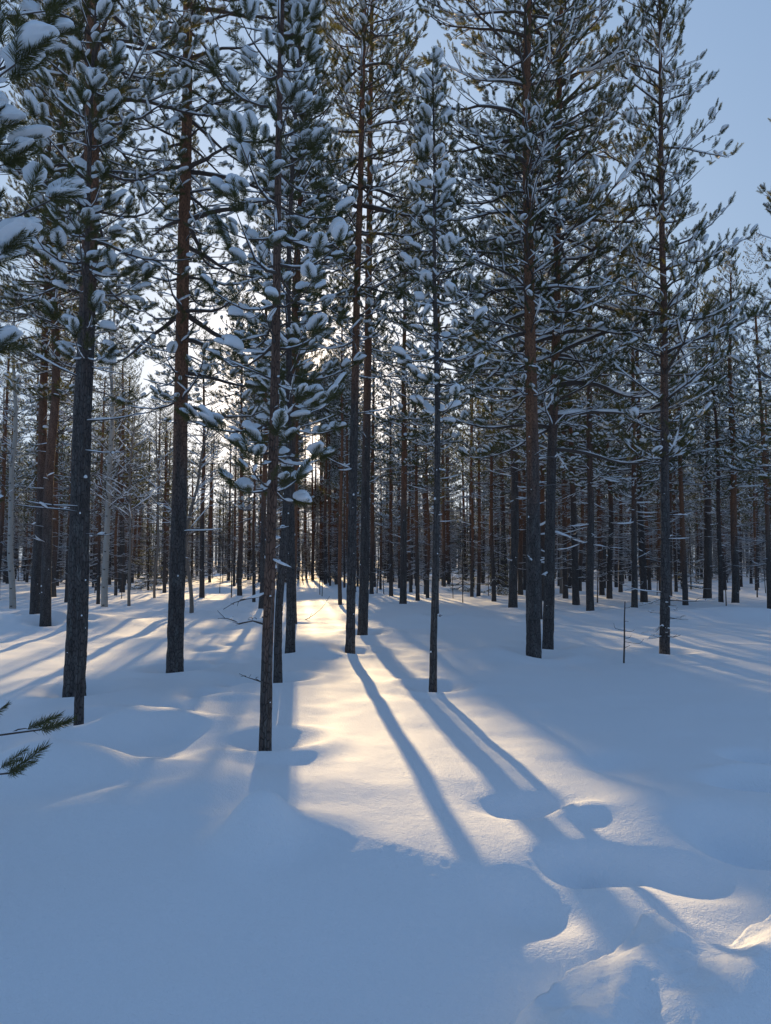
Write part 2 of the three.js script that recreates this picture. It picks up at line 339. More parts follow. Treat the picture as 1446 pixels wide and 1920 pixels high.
// ------------------------------------------------------------------ how a pine grows
function limbPath(R, p0, az, el, L, n, wild) {                                    // a bowed limb that sags and then turns up at its end
  const pts = [p0.clone()], d = V(Math.cos(az) * Math.cos(el), Math.sin(el), Math.sin(az) * Math.cos(el)), step = L / n, p = p0.clone();
  for (let k = 1; k <= n; k++) {
    const t = k / n;
    d.y += (t < 0.5 ? -0.12 : 0.16) * (0.5 + R()) * (1.2 - Math.abs(d.y)) * (8 / n); d.x += (R() - 0.5) * wild; d.z += (R() - 0.5) * wild; d.y += (R() - 0.5) * wild * 0.6; d.normalize();
    p.addScaledVector(d, step); pts.push(p.clone());
  }
  return pts;
}
function growLimb(R, p0, az, el, L, o, out) {
  const n = Math.max(4, Math.round(L / 0.22)), pts = limbPath(R, p0, az, el, L, n, o.wild), r0 = 0.006 + L * (o.thick ?? 0.011) * (0.8 + 0.4 * R());
  const rad = pts.map((_, k) => lerp(r0, 0.004, Math.pow(k / n, 0.8)));
  const limb = { pts, rad, dead: false }; out.limbs.push(limb);
  const side = R() < 0.5 ? 1 : -1;
  const from = o.bare ?? 0.35, gapLen = o.twigGap ?? 0.15, count = Math.max(2, Math.round(L * (1 - from) / gapLen)), a = V(), b = V();
  const shoot = (p, d, s) => out.shoots.push({ p: p.clone(), d: d.clone().normalize().addScaledVector(UP, (o.up ?? 0.35) * (0.3 + R())).addScaledVector(V(R() - 0.5, R() - 0.5, R() - 0.5), 0.5).normalize(), s: s * (0.75 + 0.5 * R()), r: R() });
  for (let k = 0; k <= count; k++) {
    const t = from + (1 - from) * k / count, f = t * n, i = Math.min(n - 1, Math.floor(f));
    a.lerpVectors(pts[i], pts[i + 1], f - i); b.subVectors(pts[i + 1], pts[i]).normalize();
    const flat = V(b.x, 0, b.z).normalize(), across = V(-flat.z, 0, flat.x), sgn = k % 2 ? side : -side;
    if (k === count) { for (let q = 0; q < 3; q++) shoot(a, b.clone().addScaledVector(across, (q - 1) * 0.6).addScaledVector(UP, 0.25 * R()), o.shoot * (q === 1 ? 1.15 : 0.9)); continue; }
    const l = Math.max(0.1, (o.twig ?? 0.34) * L * (1.15 - t) * (0.6 + 0.8 * R())), d = b.clone().multiplyScalar(0.75).addScaledVector(across, sgn * (0.6 + 0.5 * R())).addScaledVector(UP, 0.05 + 0.45 * R() * (o.lift ?? 1) - 0.1).normalize();
    out.twigs.push({ p: a.clone(), d, l, r: 0.004 + 0.008 * l });
    const m = Math.max(1, Math.round(l / (o.shootGap ?? 0.15)));
    for (let q = 0; q < m; q++) {
      const tt = 1 - q / m * 0.75, pp = a.clone().addScaledVector(d, l * tt * (q ? 1 : 0.95));
      if (q === 0) { shoot(pp, d.clone().addScaledVector(UP, 0.2 * R()), o.shoot); if (R() < 0.75) shoot(pp, d.clone().applyAxisAngle(UP, (R() < 0.5 ? 1 : -1) * (0.5 + 0.4 * R())).addScaledVector(UP, 0.2), o.shoot * 0.85); }
      else { const sd = d.clone().applyAxisAngle(UP, (q % 2 ? 1 : -1) * (0.6 + 0.4 * R())).addScaledVector(UP, 0.1 + 0.3 * R()); if (R() < (o.fill ?? 0.9)) shoot(pp, sd, o.shoot * 0.9); }
    }
  }
}
function growDead(R, p0, az, el, L, out, droop = 0.1) {
  const n = Math.max(4, Math.round(L / 0.16)), pts = [p0.clone()], d = V(Math.cos(az) * Math.cos(el), Math.sin(el), Math.sin(az) * Math.cos(el)), p = p0.clone();
  for (let k = 1; k <= n; k++) { d.y += (k < n * 0.55 ? -droop : droop * 1.3) * R(); d.x += (R() - 0.5) * 0.3; d.z += (R() - 0.5) * 0.3; d.normalize(); p.addScaledVector(d, L / n); pts.push(p.clone()); }
  const r0 = 0.005 + 0.008 * L;
  out.limbs.push({ pts, rad: pts.map((_, k) => lerp(r0, 0.0025, k / n)), dead: true });
  for (let k = 1; k < n; k++) if (R() < 0.7) {
    const b = V().subVectors(pts[k + 1], pts[k]).normalize(), c = V(-b.z, 0, b.x).multiplyScalar(R() < 0.5 ? 1 : -1);
    out.twigs.push({ p: pts[k].clone(), d: b.multiplyScalar(0.6).add(c).addScaledVector(UP, (R() - 0.4) * 0.8).normalize(), l: L * (0.12 + 0.28 * R()), r: 0.003 + 0.003 * R(), dead: true });
  }
}
const LOW = [0.072, 0.062, 0.058], HIGH = [0.2, 0.095, 0.052];
function trunkMesh(o, axis, R) {
  const near = o.depth < 16, sides = near ? 44 : o.depth < 30 ? 20 : 9, step = near ? 0.05 : o.depth < 30 ? 0.25 : 0.8, pts = [], rad = [], hs = [];
  for (let h = -0.35; h <= o.H; h += h < 6 ? step : step * 4) { pts.push(axis(h)); hs.push(h); rad.push(o.r * (Math.pow(clamp(1 - h / (o.H + 0.3)), 0.62) + (o.birch ? 0.15 : 0.2) * Math.exp(-Math.max(0, h + 0.2) / 0.22)) * 0.95); }
  const s0 = Math.floor(R() * 100), around = Math.max(1, Math.round(Math.PI * 2 * o.r / 0.5 * 2) / 2);
  const rep = Math.max(1, Math.round(around));
  const red0 = o.red0 ?? 2.2, red1 = o.red1 ?? 5.5, redness = o.redness ?? 1;
  const b = new Build().tube(pts, rad, sides, {
    around: rep, lengthScale: 1 / (0.62),
    shape: near ? (r, w, len) => { const x = Math.cos(w), y = Math.sin(w), k = clamp(o.r / 0.14, 0.35, 1);
      return r * (1 + 0.05 * noise3(x * 1.1 + s0, len * 0.9, y * 1.1)) + k * (0.009 * noise3(x * 5 + s0, len * 5.5, y * 5) + 0.006 * noise3(x * 11 + s0, len * 14, y * 11)) * smooth(7, 2, len) ; } : (r, w, len) => r * (1 + 0.06 * noise3(Math.cos(w) + s0, len * 1.3, Math.sin(w))),
    color: o.birch ? undefined : (len, w, k) => {
      const h = hs[k], n = 0.5 * noise3(Math.cos(w) * 1.5 + s0, h * 1.6, Math.sin(w) * 1.5) , t = smooth(red0, red1, h + n * 1.2) * redness, l = 1 + 0.25 * noise3(Math.cos(w) * 3 + s0, h * 5, Math.sin(w) * 3);
      const lich = 0.35 * smooth(0.2, 0.6, noise3(Math.cos(w) * 4 + s0, h * 7, Math.sin(w) * 4 + 9)) * (1 - t);
      return [0, 1, 2].map((c) => (lerp(LOW[c], HIGH[c], t) * l + lich * [0.06, 0.075, 0.07][c]) * 1.5);
    },
  });
  const m = new THREE.Mesh(b.done(near), o.birch ? birchBark : bark); m.name = 'trunk';
  return m;
}
function finish(group, out, o, R) {
  const near = o.depth < 8, individually = o.depth < 17, origin = group.position, w = V();
  const kept = (p, extra = 0) => { w.copy(p).add(origin); const k = openness(w); return !(k > 0 && R() < k + extra); };
  const all = new Build(), strips = new Build();
  out.limbs.forEach((l, at) => {
    if (o.depth > 12 && !kept(l.pts[Math.floor(l.pts.length / 2)], -0.25)) return;
    const sides = individually ? 6 : 4, strip = [], sr = [];
    const snowy = (o.limbSnow ?? 0.7) * (0.5 + R());
    l.pts.forEach((p, k) => { const s = Math.max(0, snowy * (0.75 + 0.9 * noise3(p.x * 4, p.y * 4, p.z * 4 + at))); const r = Math.min(0.028, 0.008 + 0.85 * l.rad[k]) * s; strip.push(p.clone().addScaledVector(UP, l.rad[k] * 0.75 + r * 0.35)); sr.push(k === 0 || k === l.pts.length - 1 ? 0.001 : r); });
    const steep = Math.abs(l.pts[l.pts.length - 1].y - l.pts[0].y) > 0.85 * l.pts[0].distanceTo(l.pts[l.pts.length - 1]);
    if (individually) {
      const m = new THREE.Mesh(new Build().tube(l.pts, l.rad, sides).done(), l.dead ? deadWood : branchBark); m.name = 'branch'; group.add(m);
      if (!steep && snowy > 0.3) { const s = new THREE.Mesh(new Build().tube(strip, sr, 6).done(true), clumpMat); s.name = 'snow_strip'; m.add(s); }
    } else { all.tube(l.pts, l.rad, sides); if (!steep && snowy > 0.3) strips.tube(strip, sr, 5); }
  });
  if (!all.empty) { const m = new THREE.Mesh(all.done(), branchBark); m.name = 'branches'; group.add(stuff(m)); }
  if (!strips.empty) { const m = new THREE.Mesh(strips.done(true), clumpMat); m.name = 'branch_snow'; group.add(stuff(m)); }
  const many = (name, geometry, material, list) => {
    if (!list.length) return; const m = new THREE.InstancedMesh(geometry, material, list.length); m.name = name;
    list.forEach((x, k) => m.setMatrixAt(k, x)); group.add(stuff(m)); return m;
  };
  const twigs = [], twigSnow = [];
  for (const t of out.twigs) {
    if (o.depth > 12 && !kept(t.p)) continue;
    twigs.push(place(t.p, t.d, t.r / 0.017, t.l, t.r / 0.017, R() * 6.28));
    if (R() < (o.twigSnow ?? 0.45) && Math.abs(t.d.y) < 0.7) twigSnow.push(pillow(t.p.clone().addScaledVector(t.d, t.l * 0.45).addScaledVector(UP, t.r), t.d, t.l * 0.45, 0.013 + 0.008 * R(), 0.011 + 0.007 * R()));
  }
  many('twigs', individually ? twigNear : twigFar, branchBark, twigs);
  const sets = individually ? [[], []] : [[]], caps = [], geo = near ? shootNear : individually ? shootMid : [shootMid[0]];
  for (const s of out.shoots) {
    if (o.depth > 12 && !kept(s.p)) continue;
    sets[Math.floor(R() * sets.length)].push(place(s.p, s.d, s.s * (o.fat ?? 1), s.s, s.s * (o.fat ?? 1), s.r * 6.28));
    const flat = 1 - Math.abs(s.d.y), u = noise3(s.p.x * 1.7 + 9, s.p.y * 1.7, s.p.z * 1.7);
    if (o.bareLow && s.p.y < 1.3 && s.p.x > 0.95) continue;
    if (R() < (o.snow ?? 0.7) * (0.55 + 0.6 * flat + 0.4 * u)) {
      let k = s.s * (o.cap ?? 1) * (0.55 + 0.45 * R() + (R() < 0.14 ? 0.2 + 0.3 * R() : 0));
      const along = s.d.clone(); along.y *= 0.75;
      caps.push({ size: k = Math.min(k, o.depth < 5 ? 0.24 : 0.185), m: pillow(s.p.clone().addScaledVector(s.d, s.s * 0.55).addScaledVector(UP, s.s * 0.2), along, k * (0.45 + 0.15 * R()), k * (0.14 + 0.32 * R()) * (0.55 + 0.5 * flat), k * (0.33 + 0.1 * R())), r: R() });
    }
  }
  sets.forEach((s, k) => many('needles', geo[k], needleMat, s));
  const shapes = near && o.depth < 5 ? clumpsFine : clumps;
  if (o.clumpParts) {                                                             // the clumps one can pick apart, the largest first
    caps.sort((a, b) => b.size - a.size);
    for (const c of caps.splice(0, Math.min(o.clumpParts, 295))) { const m = new THREE.Mesh(shapes[Math.floor(c.r * shapes.length)], clumpMat); m.name = 'snow_clump'; m.applyMatrix4(c.m); group.add(m); }
  }
  const byShape = [[], []]; caps.forEach((c) => byShape[c.r < 0.5 ? 0 : 1].push(c.m));
  byShape.forEach((l, k) => many('snow_clumps', shapes[k * 2], clumpMat, l));
  many('twig_snow', clumpFar, clumpMat, twigSnow);
  if (o.flecks) {                                                                 // snow stuck to the bark
    const l = [];
    for (let k = 0; k < o.flecks; k++) { const h = 0.3 + R() * Math.min(8, o.H * 0.6), a = R() * 6.28, r = o.r * Math.pow(1 - h / (o.H + 0.3), 0.62) * 0.97, c = o.axis(h), s = 0.006 + 0.018 * R() * R() * R(); l.push(pillow(V(c.x + Math.cos(a) * r, h, c.z + Math.sin(a) * r), V(-Math.sin(a), 0, Math.cos(a)), s, s * (0.9 + R()), s * 0.8)); }
    many('bark_snow', clumps[3], clumpMat, l);
  }
}
const KINDS = {
  mature: { crown: 4.2, spread: 2.0, whorl: 0.42, per: [4, 6], e0: 0.1, e1: 0.9, round: 2.0, jitter: 0.8, shoot: 0.17, twig: 0.36, wild: 0.42, bare: 0.3, twigGap: 0.12, dead: 14, snow: 0.34, fill: 0.95, H: 16.5, cap: 0.76, shootGap: 0.13, up: 0.5, flecks: 16 },
  young: { crown: 2.3, spread: 0.85, whorl: 0.33, per: [3, 4], e0: 0.0, e1: 0.85, round: 1.5, jitter: 0.6, shoot: 0.19, twig: 0.34, wild: 0.2, bare: 0.2, twigGap: 0.15, dead: 8, snow: 0.66, fill: 0.9, H: 9, cap: 0.84, up: 0.3, fat: 1.05, flecks: 12, shootGap: 0.16, redness: 0.35 },
};
const taken = [];
function pine(entry) {
  const o = { ...KINDS[entry.kind ?? 'mature'], ...entry }, R = random(o.seed ?? (taken.length + 31));
  const base = o.at ? V(o.at[0], snowHeight(o.at[0], o.at[1]), o.at[1]) : onSnow(o.b[0], o.b[1] - 1);
  o.depth = Math.hypot(base.x, base.z); o.r = o.radius ?? o.w / 2 / FOCAL * Math.abs(base.z) * 0.95;
  const group = new THREE.Group(); group.name = numbered(o.name ?? 'pine_tree'); group.position.copy(base); scene.add(group);
  feet.push([base.x, base.z, o.r]); taken.push([base.x, base.z]);
  let lean = 0;
  if (o.t) { const d = sight(o.t[0], o.t[1]), k = base.z / d.z, x = d.x * k, y = EYE + d.y * k; lean = (x - base.x) / (y - base.y); }
  const s0 = R() * 50, wob = o.wobble ?? 0.04 + 0.07 * R();
  const axis = (h) => V(lean * h + wob * noise2(s0, h * 0.35) * clamp(h), h, wob * noise2(s0 + 9, h * 0.35) * clamp(h));
  o.axis = axis;
  group.add(trunkMesh(o, axis, R));
  const out = { limbs: [], twigs: [], shoots: [] };
  let turn = R() * 6; const lop = R() * 6.28, lopsided = 0.1 + 0.3 * R(), e0 = o.e0 + (R() - 0.5) * 0.25;
  for (let h = o.crown; h < o.H - 0.1;) {
    const f = (h - o.crown) / (o.H - o.crown), n = o.per[0] + Math.floor(R() * (o.per[1] - o.per[0] + 1));
    for (let k = 0; k < n; k++) {
      const az = turn + (k + 0.5 * R()) / n * 6.283, L = o.spread * Math.pow(1 - Math.pow(f, o.round) * 0.94, 0.75) * (0.55 + 0.45 * smooth(0, 0.15, f)) * (0.5 + 0.7 * R()) * (1 + lopsided * Math.cos(az - lop));
      if (R() < 0.07) { growDead(R, axis(h), az, 0.2 + R() * 0.5, L * 0.7, out, 0.08); continue; }
      if (o.skip && o.skip(az, h)) continue;
      growLimb(R, axis(h + (R() - 0.5) * 0.1), az, lerp(e0, o.e1, Math.pow(f, 1.3)) + (R() - 0.5) * o.jitter, L, o, out);
    }
    turn += 1.1; h += o.whorl * lerp(1.1, 0.7, f) * (0.8 + 0.4 * R());
  }
  const top = axis(o.H); for (let q = 0; q < 4; q++) out.shoots.push({ p: top.clone().addScaledVector(UP, -0.1), d: V((R() - 0.5) * 0.9, 1, (R() - 0.5) * 0.9).normalize(), s: o.shoot * 1.1, r: R() });
  for (let k = 0; k < o.dead; k++) { const h = lerp(o.deadFrom ?? 1.2, o.crown + 0.8, Math.pow(R(), 0.7)); growDead(R, axis(h), R() * 6.283, (R() - 0.5) * 0.7 + 0.05, (o.deadLength ?? 0.55) * (0.35 + R()) * (0.6 + 0.2 * h), out); }
  if (o.extra) o.extra(R, axis, out);
  finish(group, out, o, R);
  tag(group, o.label, 'pine tree', o.group);
  return shaded(group);
}

// ------------------------------------------------------------------ the pines one can tell apart, nearest rows first
const IN = 'pines standing round the snowy clearing';
const bow = (h, az, el, L, droop) => (R, axis, out) => growDead(R, axis(h), az, el, L, out, droop);
const several = (...f) => (...a) => f.forEach((x) => x(...a));
const CAMERA_SIDE = Math.PI / 2;
const specs = [
  { b: [497, 1397], t: [515, 640], w: 24, kind: 'young', H: 8.6, crown: 2.15, spread: 0.78, seed: 3, dead: 10, deadFrom: 0.3, deadLength: 0.28, clumpParts: 290, wobble: 0.03, redness: 0.5, red0: 0.2, red1: 1.2,
    extra: several(bow(0.98, 3.5, 0.5, 0.62, 0.5), bow(0.5, 3.2, 0.35, 0.25, 0.1), bow(1.25, 3.0, -0.3, 0.4, -0.2)), label: 'slender young pine with knobbly reddish trunk and heavy snow pillows, nearest the viewer' },
  { b: [148, 1348], t: [172, 300], w: 18, kind: 'young', H: 8.2, crown: 3.6, spread: 0.6, seed: 4, dead: 6, clumpParts: 200, redness: 0.25, label: 'thin pine standing just in front of the thickest dark trunk at left' },
  { b: [812, 1292], t: [818, 300], w: 15, kind: 'young', H: 7.9, snow: 0.5, crown: 3.3, spread: 0.58, round: 1.1, shoot: 0.16, seed: 5, dead: 10, deadFrom: 0.4, deadLength: 0.2, clumpParts: 250, redness: 0.15, cap: 1.15, label: 'slim dark pine with bare straight lower trunk, its whole pointed top against the sky' },
  { b: [521, 1278], t: [540, 700], w: 17, kind: 'young', H: 9.6, crown: 2.9, spread: 0.85, shoot: 0.17, seed: 6, clumpParts: 250, redness: 0.2, label: 'thin pine leaning right, its foot just right of the nearest trunk' },
  { b: [139, 1299], t: [172, 120], w: 41, H: 17, crown: 5.2, seed: 7, red0: 4, red1: 6.5, dead: 8, label: 'thickest dark grey pine trunk at left with a deep snow hollow at its foot' },
  { b: [328, 1259], t: [349, 40], w: 33, H: 16.5, crown: 3.9, spread: 1.9, seed: 8, red0: 2, red1: 4.5, fill: 0.7, twigGap: 0.2, snow: 0.42, wild: 0.42, per: [3, 5], thick: 0.014, dead: 6, label: 'stout pine left of centre, dark grey below and reddish above with bare twisting limbs' },
  { b: [544, 1221], t: [555, 640], w: 20, H: 13, crown: 4.3, spread: 1.2, seed: 9, label: 'straight pine with flared grey foot behind the thin leaning one' },
  { b: [657, 1218], t: [674, 400], w: 19, H: 16, crown: 5.2, spread: 1.6, seed: 10, red0: 3.2, red1: 6, dead: 6, label: 'left and nearer of the two close-set straight pines at centre' },
  { b: [680, 1189], t: [692, 400], w: 20, H: 17, crown: 6, spread: 1.7, seed: 11, red0: 3, red1: 6, dead: 6, label: 'right and farther of the two close-set straight pines at centre' },
  { b: [1001, 1223], t: [990, 150], w: 29, H: 16.5, crown: 4.2, spread: 2.0, seed: 12, red0: 2.0, red1: 4.2, dead: 12, limbSnow: 0.9, label: 'stout pine right of centre, lichen-grey foot and red-brown upper trunk' },
  { b: [1027, 1215], t: [1046, 320], w: 22, H: 16, crown: 4, spread: 2.6, seed: 13, red0: 2.8, red1: 5.5, dead: 12, limbSnow: 1.2, thick: 0.013, extra: (R, axis, out) => { const k = { ...KINDS.mature, bare: 0.5, thick: 0.015, wild: 0.22, shoot: 0.17 }; for (const [h, az, el, L] of [[3.6, -0.1, 0.12, 2.6], [4.2, 0.15, 0.2, 3.0], [4.8, -0.2, 0.25, 2.8], [5.4, 0.1, 0.5, 2.8], [6.0, -0.1, 0.85, 3.0], [6.7, 0.2, 0.8, 2.8], [4.0, 3.0, 0.2, 2.2]]) growLimb(R, axis(h), az, el, L, k, out); }, label: 'dark pine leaning right close behind the stout lichen-footed one, with long snowy limbs' },
  { b: [1246, 1226], t: [1239, 200], w: 20, H: 13.2, crown: 3.4, spread: 2.0, fill: 0.85, e0: 0.4, e1: 1.15, round: 1.7, up: 0.9, cap: 0.8, seed: 14, red0: 2.6, red1: 5.4, redness: 0.6, dead: 10, snow: 0.4, limbSnow: 0.9, deadFrom: 0.9,
    extra: (R, axis, out) => { for (let k = 0; k < 20; k++) growDead(R, axis(0.2 + 0.8 * R()), R() * 6.28, (R() - 0.5) * 0.6, 0.2 + 0.3 * R(), out); growDead(R, axis(0.92), 0.3, 0.05, 0.85, out, 0.12); growDead(R, axis(1.05), 3.0, 0.1, 0.7, out, 0.1); },
    label: 'pine at right with dead twiggy branches bristling round its foot' },
  { b: [85, 1167], t: [99, 640], w: 21, H: 17, crown: 6, spread: 2.0, seed: 15, red0: 1.2, red1: 4, redness: 0.65, label: 'orange-brown pine at left, right and nearer of a crowded pair' },
  { b: [66, 1151], t: [84, 640], w: 20, H: 17, crown: 5.5, spread: 2.0, seed: 16, red0: 1.6, red1: 4.4, redness: 0.6, label: 'orange-brown pine at left, left and farther of a crowded pair' },
  { b: [553, 1172], t: [556, 900], w: 10, H: 13, crown: 4.5, spread: 1.2, seed: 17, red0: 0.5, red1: 3, label: 'narrow reddish pine trunk showing beside the flared grey foot' },
  { b: [490, 1141], t: [495, 900], w: 12, H: 15, crown: 6, spread: 1.5, seed: 18, red0: 2, red1: 5, label: 'brown pine trunk half hidden left of the nearest knobbly one' },
  { b: [756, 1133], t: [759, 640], w: 15, H: 15.5, crown: 5.2, spread: 2.0, seed: 19, red0: 2.8, red1: 5, dead: 22, limbSnow: 1, label: 'straight pine alone between the close-set pair and the slim dark one' },
  { b: [962, 1140], t: [966, 640], w: 19, H: 15.5, crown: 5, spread: 2.0, seed: 20, red0: 3, red1: 7, redness: 0.5, dead: 20, limbSnow: 1, label: 'dark pine farther back, left of the stout lichen-footed one' },
  { b: [1107, 1145], t: [1106, 640], w: 16, H: 14.5, crown: 4, spread: 2.1, seed: 21, redness: 0.5, dead: 30, deadFrom: 0.6, deadLength: 0.9, limbSnow: 1.3, label: 'dark pine farther back, right of the leaning one, with low snow-laden dead branches' },
  { b: [1326, 1123], t: [1322, 640], w: 17, H: 13.5, crown: 4.5, spread: 1.9, seed: 22, redness: 0.5, dead: 26, limbSnow: 1, label: 'leftmost and thickest of three dark pines at the far right' },
  { b: [1352, 1131], t: [1340, 760], w: 10, H: 11.5, crown: 4, spread: 1.5, seed: 23, redness: 0.5, dead: 22, limbSnow: 1, label: 'middle and slimmest of three dark pines at the far right' },
  { b: [1379, 1131], t: [1371, 640], w: 15, H: 13, crown: 4.2, spread: 1.7, seed: 24, red0: 1.5, red1: 4, dead: 26, limbSnow: 1, label: 'rightmost of three pines at the far right, its trunk reddish' },
  { b: [101, 1121], t: [108, 800], w: 11, H: 16, crown: 6, spread: 1.8, seed: 25, red0: 1, red1: 4, label: 'thin pine trunk just right of the crowded orange pair' },
  { b: [638, 1135], t: [641, 800], w: 8, H: 13, crown: 6, spread: 1.2, seed: 26, red0: 0, red1: 2, dead: 6, label: 'thin brown pine just left of the close-set pair' },
  { b: [450, 1118], t: [453, 800], w: 10, H: 15, crown: 6, spread: 1.5, seed: 27, red0: 1, red1: 4, label: 'thin brown pine at mid distance left of the nearest trunk' },
  { b: [897, 1118], t: [899, 640], w: 8, H: 12.5, crown: 5, spread: 1.3, seed: 28, red0: 0.5, red1: 3, dead: 24, limbSnow: 1, label: 'right of two thin straight pines at mid distance behind the slim dark one' },
  { b: [885, 1118], t: [884, 640], w: 7, H: 12.5, crown: 6, spread: 1.1, seed: 29, red0: 1, red1: 3, dead: 20, limbSnow: 1, label: 'left of two thin straight pines at mid distance behind the slim dark one' },
  { b: [697, 1114], t: [700, 800], w: 9, H: 15, crown: 6, spread: 1.6, seed: 30, red0: 1, red1: 4, label: 'thin pine trunk peeping out right behind the close-set pair' },
  { b: [1256, 1120], t: [1256, 800], w: 10, H: 13, crown: 4.5, spread: 1.7, seed: 33, dead: 26, limbSnow: 1, label: 'pine trunk close behind the one with the bristling foot' },
  { b: [1060, 1120], t: [1061, 800], w: 9, H: 14, crown: 4.5, spread: 1.8, seed: 34, red0: 0.5, red1: 3, dead: 26, limbSnow: 1, label: 'thin reddish pine showing right of the dark leaning pair' },
  { b: [1505, 1200], t: [1500, 400], w: 18, H: 11.6, crown: 3.2, spread: 1.75, round: 1.3, seed: 51, dead: 8, label: 'pine at the right edge whose boughs reach in from outside the frame' },
  { b: [146, 1156], t: [170, 500], w: 17, H: 16, crown: 5, spread: 2.2, seed: 52, label: 'pine whose crown rises behind the thickest dark trunk, its own trunk hidden' },
  { b: [337, 1150], t: [347, 500], w: 13, H: 15.5, crown: 6.5, spread: 1.6, fill: 0.6, seed: 53, label: 'pine hidden behind the stout reddish one left of centre' },
  { b: [818, 1152], t: [821, 500], w: 11, H: 13, crown: 4.5, spread: 1.9, seed: 54, limbSnow: 1, label: 'pine whose crown fills in behind the slim dark one, trunk hidden' },
  { b: [1009, 1160], t: [1001, 500], w: 17, H: 15.5, crown: 4.4, spread: 2.3, seed: 55, limbSnow: 1, label: 'pine whose crown fills in behind the stout lichen-footed one, trunk hidden' },
  { b: [1190, 1140], t: [1186, 500], w: 13, H: 12.5, crown: 3.6, spread: 2.1, seed: 56, limbSnow: 1.2, dead: 24, label: 'dark pine at mid distance behind the dead sapling' },
  // the one whose boughs reach in at the left edge; its trunk is outside the frame
  { at: [-2.97, -3.85], radius: 0.07, kind: 'young', H: 7.2, crown: 2.95, spread: 1.06, whorl: 0.26, per: [6, 7], shoot: 0.22, seed: 41, twigGap: 0.17, shootGap: 0.2, dead: 0, cap: 1.05, snow: 1.05, bareLow: true, clumpParts: 290, twig: 0.3, e0: -0.15, skip: (az) => Math.cos(az) < -0.2,
    extra: (R, axis, out) => { const k = { ...KINDS.young, shoot: 0.17, wild: 0.1, twig: 0.2, bare: 0.35, twigGap: 0.16, shootGap: 0.18, up: 0.1, jitter: 0 };
      growLimb(R, axis(1.0), 0.08, -0.3, 1.3, k, out); growLimb(R, axis(0.86), 0.02, -0.25, 1.15, k, out); growLimb(R, axis(1.3), 0.2, -0.2, 0.9, k, out); growLimb(R, axis(1.75), 0.1, -0.1, 0.92, k, out); }, label: 'near young pine at the left edge, its snow-laden boughs reaching into view' },
];
// bases first, so that every hollow is there before the trees stand on the snow
for (const s of specs) { const p = s.at ? V(s.at[0], 0, s.at[1]) : flatAt(s.b[0], s.b[1] - 1); s.guess = p; }
for (const s of specs) pine({ group: undefined, ...s });

// ------------------------------------------------------------------ birches
function birch(b, t, w, H, seed, label, crook = 0.05) {
  const R = random(seed), base = onSnow(b[0], b[1] - 1), d = sight(t[0], t[1]), k = base.z / d.z, lean = (d.x * k - base.x) / (EYE + d.y * k - base.y);
  const o = { H, r: w / 2 / FOCAL * Math.abs(base.z), depth: Math.hypot(base.x, base.z), birch: true, limbSnow: 0.7, twigSnow: 0.4 };
  const group = new THREE.Group(); group.name = numbered('birch_tree'); group.position.copy(base); scene.add(group);
  const s0 = R() * 40, axis = o.axis = (h) => V(lean * h + crook * 4 * noise2(s0, h * 0.45) * clamp(h * 0.6), h, crook * 4 * noise2(s0 + 5, h * 0.45) * clamp(h * 0.6));
  const stem = trunkMesh(o, axis, R); if (w < 10) stem.material = thinBirch; group.add(stem);
  const out = { limbs: [], twigs: [], shoots: [] };
  for (let q = 0; q < 34; q++) { const h = lerp(H * 0.28, H * 0.97, R()); growDead(R, axis(h), R() * 6.28, 0.5 + 0.4 * R(), (1 - h / H) * 1.8 + 0.4, out, 0.03); }
  finish(group, out, o, R); feet.push([base.x, base.z, o.r]); taken.push([base.x, base.z]);
  shaded(tag(group, label, 'birch tree'));
}
birch([24, 1141], [28, 640], 12, 12, 61, 'pale birch trunk at the far left edge');
birch([196, 1139], [211, 700], 13, 12, 62, 'white birch trunk between the thickest pine and the stout one');
birch([242, 1137], [246, 800], 6, 8, 63, 'thin pale birch just right of the white birch');
birch([290, 1123], [296, 720], 5, 10, 64, 'very thin tall birch close left of the stout pine');
birch([360, 1146], [382, 900], 8, 7, 65, 'small crooked birch just right of the stout pine', 0.14);
birch([1052, 1114], [1050, 900], 6, 8, 66, 'thin pale birch behind the dark leaning pine');

// ------------------------------------------------------------------ background pines: copies of a few
function proto(seed, dry) {
  const R = random(seed), out = { limbs: [], twigs: [], shoots: [] };
  growLimb(R, V(0, 0, 0), 0, 0.1, 1.7, { wild: 0.3, shoot: 0.2, twig: 0.4, bare: 0.25, twigGap: 0.14, shootGap: 0.17, fill: 0.95, thick: 0.011 }, out);
  const wood = new Build(), needles = new Build(), snow = new Build();
  for (const l of out.limbs) { wood.tube(l.pts, l.rad.map((r) => r * 1.1), 4); snow.tube(l.pts.map((p, k) => p.clone().addScaledVector(UP, l.rad[k] * 1.3)), l.rad.map((r) => Math.max(0.008, r * 0.8) * (0.25 + 0.75 * R())), 4); }
  for (const t of out.twigs) wood.add(twigFar, place(t.p, t.d, t.r / 0.014, t.l, t.r / 0.014, R() * 6));
  for (const s of out.shoots) { needles.add(shootFar, place(s.p, s.d, s.s, s.s, s.s, s.r * 6)); if (R() < 0.2) { const k = s.s * (0.55 + 0.55 * R()); snow.add(clumpFar, pillow(s.p.clone().addScaledVector(s.d, s.s * 0.5).addScaledVector(UP, 0.025), s.d, k * 0.55, k * 0.22, k * 0.3)); } }
  return { wood: wood.done(), needles: needles.done(), snow: snow.done() };
}
